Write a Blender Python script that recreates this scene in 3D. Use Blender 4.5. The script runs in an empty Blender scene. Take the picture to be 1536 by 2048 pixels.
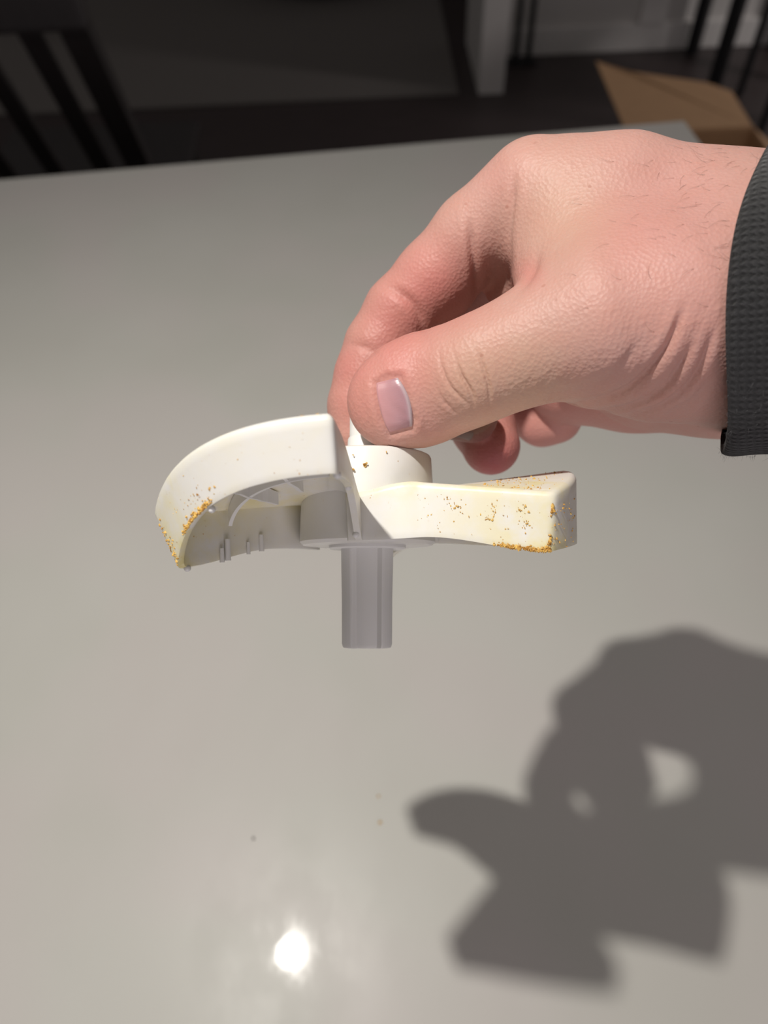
import bpy, bmesh, math, random
import numpy as np
from mathutils import Vector, Matrix

random.seed(7)
RNG = np.random.default_rng(7)
scene = bpy.context.scene
COL = scene.collection

# ------------------------------------------------------------------ camera
F = 1536.0                      # focal length in pixels of the 1536 x 2048 frame
TOP = 0.92                      # height of the worktop
CAM_H = 0.4654                  # camera above the worktop
_n = np.array([0.02831364, 0.60386571, 0.79658304]); _n /= np.linalg.norm(_n)
_Z = -_n
_Y = np.array([0, 0, 1.0]) - _n * _n[2]; _Y /= np.linalg.norm(_Y)
_X = np.cross(_Y, _Z)
M = np.array([_X, _Y, _Z])      # lens axes (right, down, forward) -> world
C = np.array([0, 0, TOP + CAM_H])


def W(p):
    return Vector((C + M @ np.asarray(p, float)).tolist())


def px(u, v, z):                # a pixel and a distance along the lens axis -> lens coordinates
    return np.array([(u - 768) / F * z, (v - 1024) / F * z, z])


def on_level(u, v, z):          # a pixel on a horizontal surface at height z
    r = M @ np.array([(u - 768) / F, (v - 1024) / F, 1.0])
    return Vector((C + r * ((z - C[2]) / r[2])).tolist())


cam_data = bpy.data.cameras.new('camera')
cam = bpy.data.objects.new('camera', cam_data)
COL.objects.link(cam)
cam_data.sensor_fit = 'VERTICAL'
cam_data.sensor_height = 24.0
cam_data.lens = 18.0
cam_data.clip_start = 0.01
mx, my, mz = M @ np.array([1, 0, 0]), M @ np.array([0, -1, 0]), M @ np.array([0, 0, -1])
cam.matrix_world = Matrix(((mx[0], my[0], mz[0], C[0]), (mx[1], my[1], mz[1], C[1]), (mx[2], my[2], mz[2], C[2]), (0, 0, 0, 1)))
cam_data.dof.use_dof = True
cam_data.dof.focus_distance = 0.182
cam_data.dof.aperture_fstop = 7.5
scene.camera = cam

# ------------------------------------------------------------------ light
world = bpy.data.worlds.new('dim_room')
scene.world = world
world.use_nodes = True
world.node_tree.nodes['Background'].inputs['Color'].default_value = (1.0, 0.93, 0.90, 1)
world.node_tree.nodes['Background'].inputs['Strength'].default_value = 0.115

lamp = bpy.data.lights.new('pendant_bulb', 'SPOT')
lamp.energy = 17.2
lamp.color = (1.0, 0.955, 0.885)
lamp.shadow_soft_size = 0.0105
lamp.spot_size = math.radians(138)
lamp.spot_blend = 1.0
lamp_o = bpy.data.objects.new('pendant_bulb', lamp)
COL.objects.link(lamp_o)
lamp_o.location = W((-0.18937, -0.36418, -0.19951))
lamp_o.rotation_euler = (math.radians(-6), 0, 0)

right_fill_l = bpy.data.lights.new('right_fill_light', 'POINT')  # unseen fill light, added to brighten the wall and things at the right
right_fill_l.energy = 46.0
right_fill_l.color = (1.0, 0.93, 0.9)
right_fill_l.shadow_soft_size = 0.12
right_fill_o = bpy.data.objects.new('right_fill_light', right_fill_l)
COL.objects.link(right_fill_o)
right_fill_o.location = (2.7, 2.2, 1.5)

rear_fill_l = bpy.data.lights.new('rear_fill_light', 'AREA')  # soft fill added behind the camera to lift the shaded undersides; no real window
rear_fill_l.energy = 12.5
rear_fill_l.shape = 'RECTANGLE'
rear_fill_l.size = 1.6
rear_fill_l.size_y = 1.2
rear_fill_l.color = (1.0, 0.90, 0.93)
rear_fill_o = bpy.data.objects.new('rear_fill_light', rear_fill_l)
COL.objects.link(rear_fill_o)
rear_fill_o.location = (0.25, -1.55, 1.35)
rear_fill_o.rotation_euler = (math.radians(84), 0, math.radians(4))

scene.view_settings.view_transform = 'Standard'
scene.view_settings.look = 'None'
scene.view_settings.exposure = 0.0
scene.view_settings.gamma = 1.0
scene.view_settings.use_curve_mapping = False


# ------------------------------------------------------------------ helpers
def tag(o, label=None, cat=None, group=None, kind=None):
    if label: o['label'] = label
    if cat: o['category'] = cat
    if group: o['group'] = group
    if kind: o['kind'] = kind
    return o


def mesh_obj(name, verts, faces, mat=None, parent=None, smooth=False):
    me = bpy.data.meshes.new(name)
    me.from_pydata([tuple(map(float, v)) for v in verts], [], [tuple(int(i) for i in f) for f in faces])
    me.update()
    if smooth:
        me.shade_smooth()
    o = bpy.data.objects.new(name, me)
    COL.objects.link(o)
    if mat: me.materials.append(mat)
    if parent: o.parent = parent
    return o


def bm_obj(name, bm, mat=None, parent=None, smooth=False):
    me = bpy.data.meshes.new(name)
    bmesh.ops.recalc_face_normals(bm, faces=bm.faces)
    bm.to_mesh(me); bm.free()
    if smooth: me.shade_smooth()
    o = bpy.data.objects.new(name, me)
    COL.objects.link(o)
    if mat: me.materials.append(mat)
    if parent: o.parent = parent
    return o


def empty(name, loc=(0, 0, 0), parent=None):
    o = bpy.data.objects.new(name, None)
    COL.objects.link(o)
    o.location = loc
    if parent: o.parent = parent
    return o


def box_bm(bm, lo, hi, bev=0.0):
    v = [bm.verts.new((x, y, z)) for x in (lo[0], hi[0]) for y in (lo[1], hi[1]) for z in (lo[2], hi[2])]
    fs = [(0, 1, 3, 2), (4, 6, 7, 5), (0, 4, 5, 1), (2, 3, 7, 6), (0, 2, 6, 4), (1, 5, 7, 3)]
    faces = [bm.faces.new([v[i] for i in f]) for f in fs]
    if bev:
        es = list({e for f in faces for e in f.edges})
        bmesh.ops.bevel(bm, geom=es, offset=bev, segments=2, affect='EDGES', profile=0.6)


def box(name, lo, hi, mat, parent=None, bev=0.0):
    bm = bmesh.new(); box_bm(bm, lo, hi, bev)
    return bm_obj(name, bm, mat, parent)


def bar(name, a, b, w, d, mat, parent=None, bev=0.003):
    """A square bar from a to b."""
    a, b = Vector(a), Vector(b)
    L = (b - a).length
    bm = bmesh.new(); box_bm(bm, (-w / 2, -d / 2, 0), (w / 2, d / 2, L), bev)
    q = (b - a).to_track_quat('Z', 'Y')
    bmesh.ops.transform(bm, matrix=Matrix.Translation(a) @ q.to_matrix().to_4x4(), verts=bm.verts)
    return bm_obj(name, bm, mat, parent)


def lathe(name, prof, mat, parent=None, seg=64, radius=None, smooth=True, cap=True):
    """prof: list of (r, z); radius(r, angle, i) may vary it."""
    verts, faces = [], []
    for i, (r, z) in enumerate(prof):
        for k in range(seg):
            a = 2 * math.pi * k / seg
            rr = radius(r, a, i) if radius else r
            verts.append((rr * math.cos(a), rr * math.sin(a), z))
    for i in range(len(prof) - 1):
        for k in range(seg):
            k2 = (k + 1) % seg
            faces.append((i * seg + k, i * seg + k2, (i + 1) * seg + k2, (i + 1) * seg + k))
    if cap:
        faces.append(tuple(range(seg))[::-1])
        faces.append(tuple((len(prof) - 1) * seg + k for k in range(seg)))
    o = mesh_obj(name, verts, faces, mat, parent)
    if smooth: smooth_by_angle(o, 35)
    return o


def smooth_by_angle(o, deg):
    bm = bmesh.new(); bm.from_mesh(o.data)
    bm.normal_update()
    for f in bm.faces: f.smooth = True
    for e in bm.edges:
        e.smooth = not (len(e.link_faces) == 2 and e.calc_face_angle(0) > math.radians(deg))
    bm.to_mesh(o.data); bm.free()


def mat_new(name):
    m = bpy.data.materials.new(name); m.use_nodes = True
    nt = m.node_tree
    return m, nt, nt.nodes['Principled BSDF']


def nd(nt, typ, **kw):
    n = nt.nodes.new(typ)
    for k, v in kw.items():
        if k in n.inputs: n.inputs[k].default_value = v
        else: setattr(n, k, v)
    return n


def mixc(nt, fac, a, b, blend='MIX'):
    n = nt.nodes.new('ShaderNodeMix'); n.data_type = 'RGBA'; n.blend_type = blend
    for sock, val in ((n.inputs['Factor'], fac), (n.inputs['A'], a), (n.inputs['B'], b)):
        if hasattr(val, 'node'): nt.links.new(val, sock)
        elif sock.name == 'Factor': sock.default_value = val
        else: sock.default_value = (*val, 1) if len(val) == 3 else val
    return n.outputs['Result']


def ramp(nt, src, lo, hi, a=0.0, b=1.0):
    n = nt.nodes.new('ShaderNodeMapRange'); n.clamp = True
    nt.links.new(src, n.inputs['Value'])
    n.inputs['From Min'].default_value = lo; n.inputs['From Max'].default_value = hi
    n.inputs['To Min'].default_value = a; n.inputs['To Max'].default_value = b
    return n.outputs['Result']


def math_n(nt, op, a, b=0.0):
    n = nt.nodes.new('ShaderNodeMath'); n.operation = op
    for i, v in enumerate((a, b)):
        if hasattr(v, 'node'): nt.links.new(v, n.inputs[i])
        else: n.inputs[i].default_value = v
    return n.outputs[0]


def coords(nt, kind='Object', scale=None):
    t = nt.nodes.new('ShaderNodeTexCoord')
    if scale is None: return t.outputs[kind]
    mp = nt.nodes.new('ShaderNodeMapping'); mp.inputs['Scale'].default_value = scale
    nt.links.new(t.outputs[kind], mp.inputs['Vector'])
    return mp.outputs['Vector']


def noise(nt, vec, scale, detail=3.0, rough=0.55):
    n = nd(nt, 'ShaderNodeTexNoise', Scale=scale, Detail=detail, Roughness=rough)
    nt.links.new(vec, n.inputs['Vector'])
    return n.outputs['Fac']


def bump(nt, h, strength, dist, normal=None):
    b = nd(nt, 'ShaderNodeBump', Strength=strength, Distance=dist)
    nt.links.new(h, b.inputs['Height'])
    if normal: nt.links.new(normal, b.inputs['Normal'])
    return b.outputs['Normal']


def simple(name, col, rough=0.5, var=0.15, scale=20.0, metal=0.0, bump_s=0.0, stretch=(1, 1, 1)):
    m, nt, p = mat_new(name)
    v = coords(nt, 'Object', stretch)
    nz = noise(nt, v, scale)
    dark = tuple(c * (1 - var) for c in col); lite = tuple(min(1, c * (1 + var)) for c in col)
    nt.links.new(mixc(nt, nz, dark, lite), p.inputs['Base Color'])
    p.inputs['Roughness'].default_value = rough
    p.inputs['Metallic'].default_value = metal
    if bump_s: nt.links.new(bump(nt, nz, bump_s, 0.002), p.inputs['Normal'])
    return m


# ------------------------------------------------------------------ materials
def quartz_mat():
    m, nt, p = mat_new('grey_quartz')
    v = coords(nt, 'Object')
    big = noise(nt, v, 5.0, 3)
    hue = noise(nt, v, 9.0, 1)
    fine = noise(nt, v, 900.0, 2)
    base = mixc(nt, ramp(nt, big, 0.3, 0.7), (0.565, 0.56, 0.515), (0.61, 0.605, 0.565))
    base = mixc(nt, ramp(nt, hue, 0.42, 0.62, 0, 0.55), base, (0.62, 0.58, 0.56))
    base = mixc(nt, ramp(nt, fine, 0.3, 0.7, 0, 0.10), base, (0.46, 0.45, 0.43))
    nt.links.new(base, p.inputs['Base Color'])
    # wiped-on smears change the gloss, not the colour
    sm = noise(nt, coords(nt, 'Object', (1.0, 0.6, 1.0)), 26.0, 6, 0.65)
    nt.links.new(ramp(nt, sm, 0.35, 0.72, 0.30, 0.48), p.inputs['Roughness'])
    p.inputs['Specular IOR Level'].default_value = 0.22
    p.inputs['Coat Weight'].default_value = 0.16
    p.inputs['Coat IOR'].default_value = 1.4
    nt.links.new(ramp(nt, sm, 0.45, 0.75, 0.010, 0.20), p.inputs['Coat Roughness'])
    nb = bump(nt, noise(nt, v, 45.0, 4), 0.012, 0.0005)
    nt.links.new(nb, p.inputs['Coat Normal'])
    return m


def plastic_mat():
    m, nt, p = mat_new('white_plastic_stained')
    v = coords(nt, 'Object')
    oi = nt.nodes.new('ShaderNodeObjectInfo')
    add = nt.nodes.new('ShaderNodeVectorMath'); add.operation = 'ADD'
    nt.links.new(v, add.inputs[0]); nt.links.new(oi.outputs['Random'], add.inputs[1])
    vv = add.outputs[0]
    at = nd(nt, 'ShaderNodeAttribute', attribute_name='stain')
    cloud = noise(nt, vv, 120.0, 4, 0.6)
    mask = math_n(nt, 'MULTIPLY', at.outputs['Fac'], ramp(nt, cloud, 0.28, 0.60))
    base = mixc(nt, mask, (0.74, 0.735, 0.715), (0.73, 0.65, 0.32))
    # small dried-on flecks
    sp = noise(nt, vv, 900.0, 2, 0.6)
    patch = noise(nt, vv, 210.0, 2)
    fl = math_n(nt, 'MULTIPLY', ramp(nt, sp, 0.69, 0.73), ramp(nt, patch, 0.52, 0.62))
    fl = math_n(nt, 'MULTIPLY', fl, ramp(nt, at.outputs['Fac'], 0.05, 0.5))
    base = mixc(nt, fl, base, (0.50, 0.30, 0.07))
    nt.links.new(base, p.inputs['Base Color'])
    nt.links.new(ramp(nt, cloud, 0.2, 0.8, 0.3, 0.45), p.inputs['Roughness'])
    p.inputs['Subsurface Weight'].default_value = 0.12
    p.inputs['Subsurface Radius'].default_value = (0.002, 0.0018, 0.0014)
    p.inputs['Subsurface Scale'].default_value = 1.0
    nt.links.new(bump(nt, noise(nt, vv, 700.0, 3), 0.06, 0.0004), p.inputs['Normal'])
    return m


def skin_mat():
    m, nt, p = mat_new('skin')
    v = coords(nt, 'Object')
    at = nd(nt, 'ShaderNodeAttribute', attribute_name='tone')
    mott = noise(nt, v, 160.0, 4, 0.6)
    base = mixc(nt, ramp(nt, mott, 0.35, 0.7, 0, 0.28), at.outputs['Color'], (0.50, 0.235, 0.185))
    mole = nd(nt, 'ShaderNodeTexVoronoi', Scale=130.0); nt.links.new(v, mole.inputs['Vector'])
    base = mixc(nt, ramp(nt, mole.outputs['Distance'], 0.045, 0.075, 0.35, 0.0), base, (0.34, 0.13, 0.09))
    nt.links.new(base, p.inputs['Base Color'])
    p.inputs['Roughness'].default_value = 0.5
    p.inputs['Specular IOR Level'].default_value = 0.3
    p.inputs['Subsurface Weight'].default_value = 0.22
    p.inputs['Subsurface Radius'].default_value = (0.0042, 0.0016, 0.0010)
    p.inputs['Subsurface Scale'].default_value = 1.0
    cell = nd(nt, 'ShaderNodeTexVoronoi', Scale=1150.0); cell.feature = 'F1'; nt.links.new(v, cell.inputs['Vector'])
    cell2 = noise(nt, coords(nt, 'Object', (1.0, 1.0, 0.45)), 650.0, 3, 0.6)
    nrm = bump(nt, cell.outputs['Distance'], 0.30, 0.0004)
    nrm = bump(nt, cell2, 0.12, 0.0004, nrm)
    nt.links.new(nrm, p.inputs['Normal'])
    return m


def nail_mat():
    m, nt, p = mat_new('fingernail')
    at = nd(nt, 'ShaderNodeAttribute', attribute_name='tone')
    nt.links.new(at.outputs['Color'], p.inputs['Base Color'])
    p.inputs['Roughness'].default_value = 0.32
    p.inputs['Subsurface Weight'].default_value = 0.2
    p.inputs['Subsurface Radius'].default_value = (0.002, 0.001, 0.001)
    p.inputs['Subsurface Scale'].default_value = 1.0
    nt.links.new(bump(nt, noise(nt, coords(nt, 'UV', (3, 60, 1)), 1.0, 2), 0.15, 0.0003), p.inputs['Normal'])
    return m


def knit_mat():
    m, nt, p = mat_new('charcoal_knit')
    uv = coords(nt, 'UV')
    sep = nt.nodes.new('ShaderNodeSeparateXYZ'); nt.links.new(uv, sep.inputs[0])
    nz = noise(nt, uv, 60.0, 4, 0.7)
    nz2 = noise(nt, coords(nt, 'UV', (400, 1600, 1)), 1.0, 3, 0.7)
    # stitches: rows along the arm, zigzag V inside each row
    rows = math_n(nt, 'MULTIPLY', sep.outputs['Y'], 2 * math.pi * 145)
    wob = math_n(nt, 'MULTIPLY', nz, 9.0)
    rw = math_n(nt, 'SINE', math_n(nt, 'ADD', rows, wob))
    cols = math_n(nt, 'MULTIPLY', sep.outputs['X'], 2 * math.pi * 150)
    zig = math_n(nt, 'SINE', math_n(nt, 'ADD', cols, math_n(nt, 'MULTIPLY', rw, 1.6)))
    h = math_n(nt, 'ADD', math_n(nt, 'MULTIPLY', rw, 0.55), math_n(nt, 'MULTIPLY', zig, 0.35))
    h = math_n(nt, 'ADD', h, math_n(nt, 'MULTIPLY', nz2, 1.5))
    base = mixc(nt, ramp(nt, h, -0.1, 1.7), (0.005, 0.005, 0.006), (0.048, 0.048, 0.052))
    base = mixc(nt, ramp(nt, nz2, 0.66, 0.74, 0, 0.5), base, (0.16, 0.16, 0.17))
    nt.links.new(base, p.inputs['Base Color'])
    p.inputs['Roughness'].default_value = 0.9
    p.inputs['Sheen Weight'].default_value = 0.15
    p.inputs['Specular IOR Level'].default_value = 0.2
    nt.links.new(bump(nt, h, 0.9, 0.0008), p.inputs['Normal'])
    return m


def crumb_mat():
    m, nt, p = mat_new('dried_food_crumb')
    nz = noise(nt, coords(nt, 'Object'), 700.0, 2)
    c = mixc(nt, ramp(nt, nz, 0.35, 0.65), (0.42, 0.20, 0.03), (0.72, 0.47, 0.12))
    nt.links.new(c, p.inputs['Base Color']); p.inputs['Roughness'].default_value = 0.6
    return m


QUARTZ, PLASTIC, SKIN, NAIL, KNIT, CRUMB = quartz_mat(), plastic_mat(), skin_mat(), nail_mat(), knit_mat(), crumb_mat()
HAIR = simple('body_hair', (0.10, 0.05, 0.03), 0.5, 0.2)
FUZZ = simple('wool_fuzz', (0.10, 0.10, 0.105), 0.9, 0.3, 300)
FLOORM = simple('dark_wood_floor', (0.048, 0.036, 0.036), 0.45, 0.35, 6.0, stretch=(1, 12, 1))
RUGM = simple('dark_grey_rug', (0.150, 0.137, 0.128), 0.95, 0.2, 200, bump_s=0.4)
WALLM = simple('off_white_wall_paint', (0.62, 0.60, 0.58), 0.7, 0.04, 4)
TRIMM = simple('white_trim_paint', (0.74, 0.72, 0.70), 0.5, 0.04, 6)
DARKWALL = simple('dark_wall_paint', (0.05, 0.045, 0.042), 0.8, 0.1, 4)
BLACKM = simple('black_metal', (0.010, 0.010, 0.012), 0.5, 0.2, 30)
DARKWOOD = simple('espresso_wood', (0.022, 0.018, 0.018), 0.55, 0.3, 14, stretch=(6, 6, 1))
BLACKFAB = simple('black_fabric', (0.006, 0.006, 0.006), 0.95, 0.3, 150, bump_s=0.3)
CARD = simple('cardboard', (0.42, 0.25, 0.13), 0.85, 0.08, 25)
CABM = simple('island_panel_paint', (0.10, 0.10, 0.105), 0.5, 0.05, 5)
SPECK = simple('grey_speck', (0.20, 0.19, 0.18), 0.7, 0.2, 300)
TAPEM = simple('packing_tape', (0.40, 0.28, 0.16), 0.3, 0.05, 20)

# ------------------------------------------------------------------ the setting
tag(box('floor', (-4, -1.6, -0.05), (4, 6.0, 0.0), FLOORM), kind='structure')
tag(box('wall_back', (0.53, 3.36, 0.0), (4, 3.5, 2.7), WALLM), kind='structure')
tag(box('wall_partition', (0.435, 3.03, 0.0), (0.53, 3.5, 2.7), WALLM), kind='structure')
tag(box('baseboard_back', (0.53, 3.342, 0.0), (3.9, 3.36, 0.10), TRIMM, bev=0.004), kind='structure')
tag(box('wall_far', (-4, 6.0, 0.0), (4, 6.1, 2.7), DARKWALL), kind='structure')
tag(box('trim_1', (1.10, 3.335, 0.10), (1.20, 3.36, 2.1), TRIMM, bev=0.004), kind='structure')
rug = box('area_rug', (-2.6, 3.03, 0.0), (0.36, 5.2, 0.012), RUGM, bev=0.004)
tag(rug, 'dark grey flat area rug on the dark floor', 'rug')

# ------------------------------------------------------------------ worktop and island
cl, cr = on_level(0, 358, TOP), on_level(1370, 240, TOP)
ed = (cr - cl).normalized()
far_l = cl - ed * 1.3
side = on_level(1400, 278, TOP) - cr
side = Vector((-ed.y * -1, -ed.x, 0)).normalized()       # perpendicular, toward the viewer
near_l, near_r = far_l + side * 1.05, cr + side * 1.05
bm = bmesh.new()
vt = [bm.verts.new((p.x, p.y, TOP)) for p in (far_l, near_l, near_r, cr)]
ft = bm.faces.new(vt)
ext = bmesh.ops.extrude_face_region(bm, geom=[ft])
bmesh.ops.translate(bm, vec=(0, 0, -0.03), verts=[v for v in ext['geom'] if isinstance(v, bmesh.types.BMVert)])
bmesh.ops.bevel(bm, geom=list(bm.edges), offset=0.002, segments=2, affect='EDGES')
ctop = bm_obj('worktop', bm, QUARTZ)
tag(ctop, 'smooth grey quartz worktop with a soft lamp reflection', 'countertop')
bm = bmesh.new()
ins = 0.04
q = [far_l + ed * ins + side * 0.28, near_l + ed * ins - side * ins, near_r - ed * ins - side * ins, cr - ed * ins + side * 0.28]
vt = [bm.verts.new((p.x, p.y, TOP - 0.03)) for p in q]
ft = bm.faces.new(vt)
ext = bmesh.ops.extrude_face_region(bm, geom=[ft])
bmesh.ops.translate(bm, vec=(0, 0, -(TOP - 0.03)), verts=[v for v in ext['geom'] if isinstance(v, bmesh.types.BMVert)])
isl = bm_obj('island_base', bm, CABM)
tag(isl, 'dark painted island base under the grey worktop', 'cabinet')

# ------------------------------------------------------------------ things in the dim room behind
# slat-back chair turned away from the worktop
ch = empty('dining_chair', (-0.64, 1.55, 0))
tag(ch, 'dark wooden chair with a slatted back behind the worktop', 'chair')


def chp(x, y, z): return (x, y, z)


for sx in (-0.21, 0.21):
    o = bar('leg', (sx, -0.02, 0), (sx, -0.05, 0.47), 0.035, 0.035, DARKWOOD, ch)
    o = bar('leg', (sx * 0.95, 0.36, 0), (sx * 0.95, 0.34, 0.44), 0.035, 0.035, DARKWOOD, ch)
    o = bar('back_post', (sx, -0.05, 0.45), (sx, -0.27, 0.96), 0.045, 0.03, DARKWOOD, ch)
box('seat', (-0.23, -0.07, 0.44), (0.23, 0.38, 0.475), DARKWOOD, ch, 0.008)
bar('top_rail', (-0.24, -0.275, 0.955), (0.24, -0.275, 0.955), 0.035, 0.06, DARKWOOD, ch, 0.008)
bar('lower_rail', (-0.20, -0.09, 0.55), (0.20, -0.09, 0.55), 0.025, 0.04, DARKWOOD, ch)
for k in range(4):
    x = -0.138 + 0.092 * k
    bar('slat', (x, -0.09, 0.55), (x, -0.262, 0.94), 0.034, 0.014, DARKWOOD, ch)

# round black ottoman on the rug
ot = empty('ottoman', (-0.17, 4.33, 0.012))
tag(ot, 'low round black ottoman on the dark rug', 'ottoman')
lathe('cushion', [(0.30, 0.03), (0.36, 0.06), (0.385, 0.15), (0.38, 0.28), (0.34, 0.345), (0.20, 0.37), (0.02, 0.375)], BLACKFAB, ot)
lathe('base', [(0.28, 0.0), (0.30, 0.005), (0.30, 0.03)], BLACKM, ot)
lathe('button', [(0.02, 0.372), (0.02, 0.378), (0.008, 0.384)], BLACKFAB, ot, 16)


def stool(label, legs, w, hgt=0.66):
    cx = sum(p[0] for p in legs) / 4; cy = sum(p[1] for p in legs) / 4
    t = empty('stool', (cx, cy, 0)); tag(t, label, 'stool')
    for (x, y) in legs:
        bar('leg', (x - cx, y - cy, 0), ((x - cx) * 0.96, (y - cy) * 0.96, hgt), w, w, BLACKM, t, 0.002)
    x0 = min(p[0] for p in legs) - cx; x1 = -x0; y0 = min(p[1] for p in legs) - cy; y1 = -y0
    box('seat', (x0 - 0.02, y0 - 0.02, hgt), (x1 + 0.02, y1 + 0.02, hgt + 0.035), BLACKFAB, t, 0.01)
    return t


stool('black stool with thick square legs by the back wall', [(1.325, 3.30), (1.32, 2.99), (1.66, 3.30), (1.65, 2.99)], 0.042)
stool('black stool with thin metal legs beside the cardboard box', [(1.40, 2.93), (1.37, 2.62), (1.72, 2.93), (1.70, 2.62)], 0.022)

st = empty('display_stand', (0.635, 3.28, 0))
tag(st, 'narrow stand with two thin black posts by the white partition', 'stand')
for x in (-0.024, 0.026):
    bar('post', (x, 0, 0.012), (x, 0, 0.9), 0.02, 0.02, BLACKM, st, 0.002)
box('base', (-0.06, -0.03, 0), (0.06, 0.03, 0.012), BLACKM, st, 0.003)
box('top', (-0.06, -0.03, 0.9), (0.06, 0.03, 0.915), BLACKM, st, 0.003)

# cardboard box with its far flap folded out
cb = empty('cardboard_box', (0.79, 1.66, 0))
tag(cb, 'open brown cardboard box on the floor, one flap folded outward', 'box')
bw, bd, bh, tk = 0.155, 0.19, 0.43, 0.004
for nm, lo, hi in (('side_panel', (-bw, -bd, 0), (-bw + tk, bd, bh)), ('side_panel', (bw - tk, -bd, 0), (bw, bd, bh)),
                   ('end_panel', (-bw + tk, -bd, 0), (bw - tk, -bd + tk, bh)), ('end_panel', (-bw + tk, bd - tk, 0), (bw - tk, bd, bh)),
                   ('bottom_panel', (-bw + tk, -bd + tk, 0), (bw - tk, bd - tk, tk))):
    box(nm, lo, hi, CARD, cb)


def flap(pts):
    bm = bmesh.new()
    f = bm.faces.new([bm.verts.new(p) for p in pts])
    e = bmesh.ops.extrude_face_region(bm, geom=[f])
    bmesh.ops.translate(bm, vec=(0, 0, -tk), verts=[v for v in e['geom'] if isinstance(v, bmesh.types.BMVert)])
    return bm_obj('flap', bm, CARD, cb)


o = Vector((0.79, 1.66, 0))
flap([(-bw, bd, bh + tk), (bw, bd, bh + tk), on_level(1463, 182, .45) - o, on_level(1413, 165, .455) - o, on_level(1264, 143, .46) - o, on_level(1192, 122, .46) - o])
flap([(bw, -bd, bh + tk), (bw + 0.13, -bd + 0.01, bh - 0.09), (bw + 0.13, bd - 0.01, bh - 0.09), (bw, bd, bh + tk)])
flap([(-bw, -bd, bh + tk), (-bw, bd, bh + tk), (-bw - 0.05, bd - 0.01, bh - 0.13), (-bw - 0.05, -bd + 0.01, bh - 0.13)])
box('packing_tape', (-0.025, -bd - 0.0006, 0.05), (0.025, -bd, bh - 0.02), TAPEM, cb)

# ------------------------------------------------------------------ the mixing paddle
D = 0.2
TILT, TZ = -0.1022, -0.0455


def tool_to_lens(p):            # paddle axes: x right, y away, z up along its axis
    x, y, z = p[0], -p[2], p[1]
    c, s = math.cos(TILT), math.sin(TILT)
    y, z = c * y - s * z, s * y + c * z
    c, s = math.cos(TZ), math.sin(TZ)
    x, y = c * x - s * y, s * x + c * y
    return np.array([x + (735 - 768) / F * D, y + (1088 - 1024) / F * D, z + D])


org = W(tool_to_lens((0, 0, 0)))
ax = [W(tool_to_lens(e)) - org for e in ((1, 0, 0), (0, 1, 0), (0, 0, 1))]
TOOL_M = Matrix(((ax[0][0], ax[1][0], ax[2][0], org[0]), (ax[0][1], ax[1][1], ax[2][1], org[1]), (ax[0][2], ax[1][2], ax[2][2], org[2]), (0, 0, 0, 1)))
pad = empty('mixing_paddle')
pad.matrix_world = TOOL_M
tag(pad, 'white plastic three-bladed mixing paddle stained yellow, held by its shaft', 'paddle')
UNTZ = Matrix.Rotation(-TZ, 4, 'Y')


def sub_rot(o):
    o.matrix_local = Matrix.Rotation(-TZ, 4, 'Y')
    return o


def set_stain(o, fn):
    a = o.data.attributes.new('stain', 'FLOAT', 'POINT')
    a.data.foreach_set('value', [float(fn(v.co)) for v in o.data.vertices])


# hub drum, collar and shaft, splined stem
hub = sub_rot(lathe('hub', [(0.004, -0.0004), (0.0168, -0.0004), (0.0176, 0.0004), (0.0174, 0.008), (0.0170, 0.0165), (0.0167, 0.0222), (0.0164, 0.0228),
                            (0.0158, 0.0231), (0.0056, 0.0233), (0.004, 0.0233)], PLASTIC, pad, 72))
set_stain(hub, lambda c: 0.10)
col_ = sub_rot(lathe('collar', [(0.0058, 0.0230), (0.0054, 0.0238), (0.00525, 0.0275), (0.0050, 0.0280), (0.002, 0.0280)], PLASTIC, pad, 40))
shf = sub_rot(lathe('shaft', [(0.0048, 0.0275), (0.0047, 0.0380), (0.0045, 0.0388), (0.002, 0.0388)], PLASTIC, pad, 40))


def spline_r(r, a, i):
    best = 9
    for c in (40, 140, 220, 320):
        dlt = abs((math.degrees(a) - c + 180) % 360 - 180)
        best = min(best, dlt)
        if dlt < 17: return r
        if dlt < 22: return r * (1 - 0.21 * (dlt - 17) / 5)
    return r * 0.79


prof = [(0.0074, -0.0004), (0.0073, -0.006), (0.0071, -0.014), (0.0070, -0.0255), (0.0067, -0.0264), (0.0060, -0.0266), (0.003, -0.0262)][::-1]
stem = sub_rot(lathe('stem', prof, PLASTIC, pad, 144, spline_r))
plate = sub_rot(lathe('flange', [(0.004, -0.0014), (0.0096, -0.0014), (0.0100, -0.0011), (0.0100, -0.0004), (0.004, -0.0004)], PLASTIC, pad, 48))

# one blade, a hollow scoop open below; the other two are copies
A1, A2 = math.radians(-31.5), math.radians(26.0)
R1b, R1t, R2b, R2t = 0.0492, 0.0514, 0.0550, 0.0577
Z1b, Z1t, Z2b, Z2t = -0.0053, 0.0085, 0.0104, 0.0218
P0 = np.array([-0.0040, -0.0196])
P1 = np.array([0.0128, -0.0208])


def rot2(p, deg):
    a = math.radians(deg); return np.array([math.cos(a) * p[0] - math.sin(a) * p[1], math.sin(a) * p[0] + math.cos(a) * p[1]])


Q0 = rot2(np.array([-0.0008, -0.0190]), 120)


def pol(r, a): return np.array([r * math.cos(a), r * math.sin(a)])


def ss(t, a, b):
    t = min(1, max(0, (t - a) / (b - a))); return t * t * (3 - 2 * t)


def low_xy(v, top):
    tip = pol(R1t, A1 - 0.02) if top else pol(R1b, A1)
    if v < 0.36:
        t = v / 0.36
        c = np.array([0.0078, -0.0168])
        return (1 - t) ** 2 * P0 + 2 * t * (1 - t) * c + t * t * P1
    t = (v - 0.36) / 0.64
    return P1 + (tip - P1) * t


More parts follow.
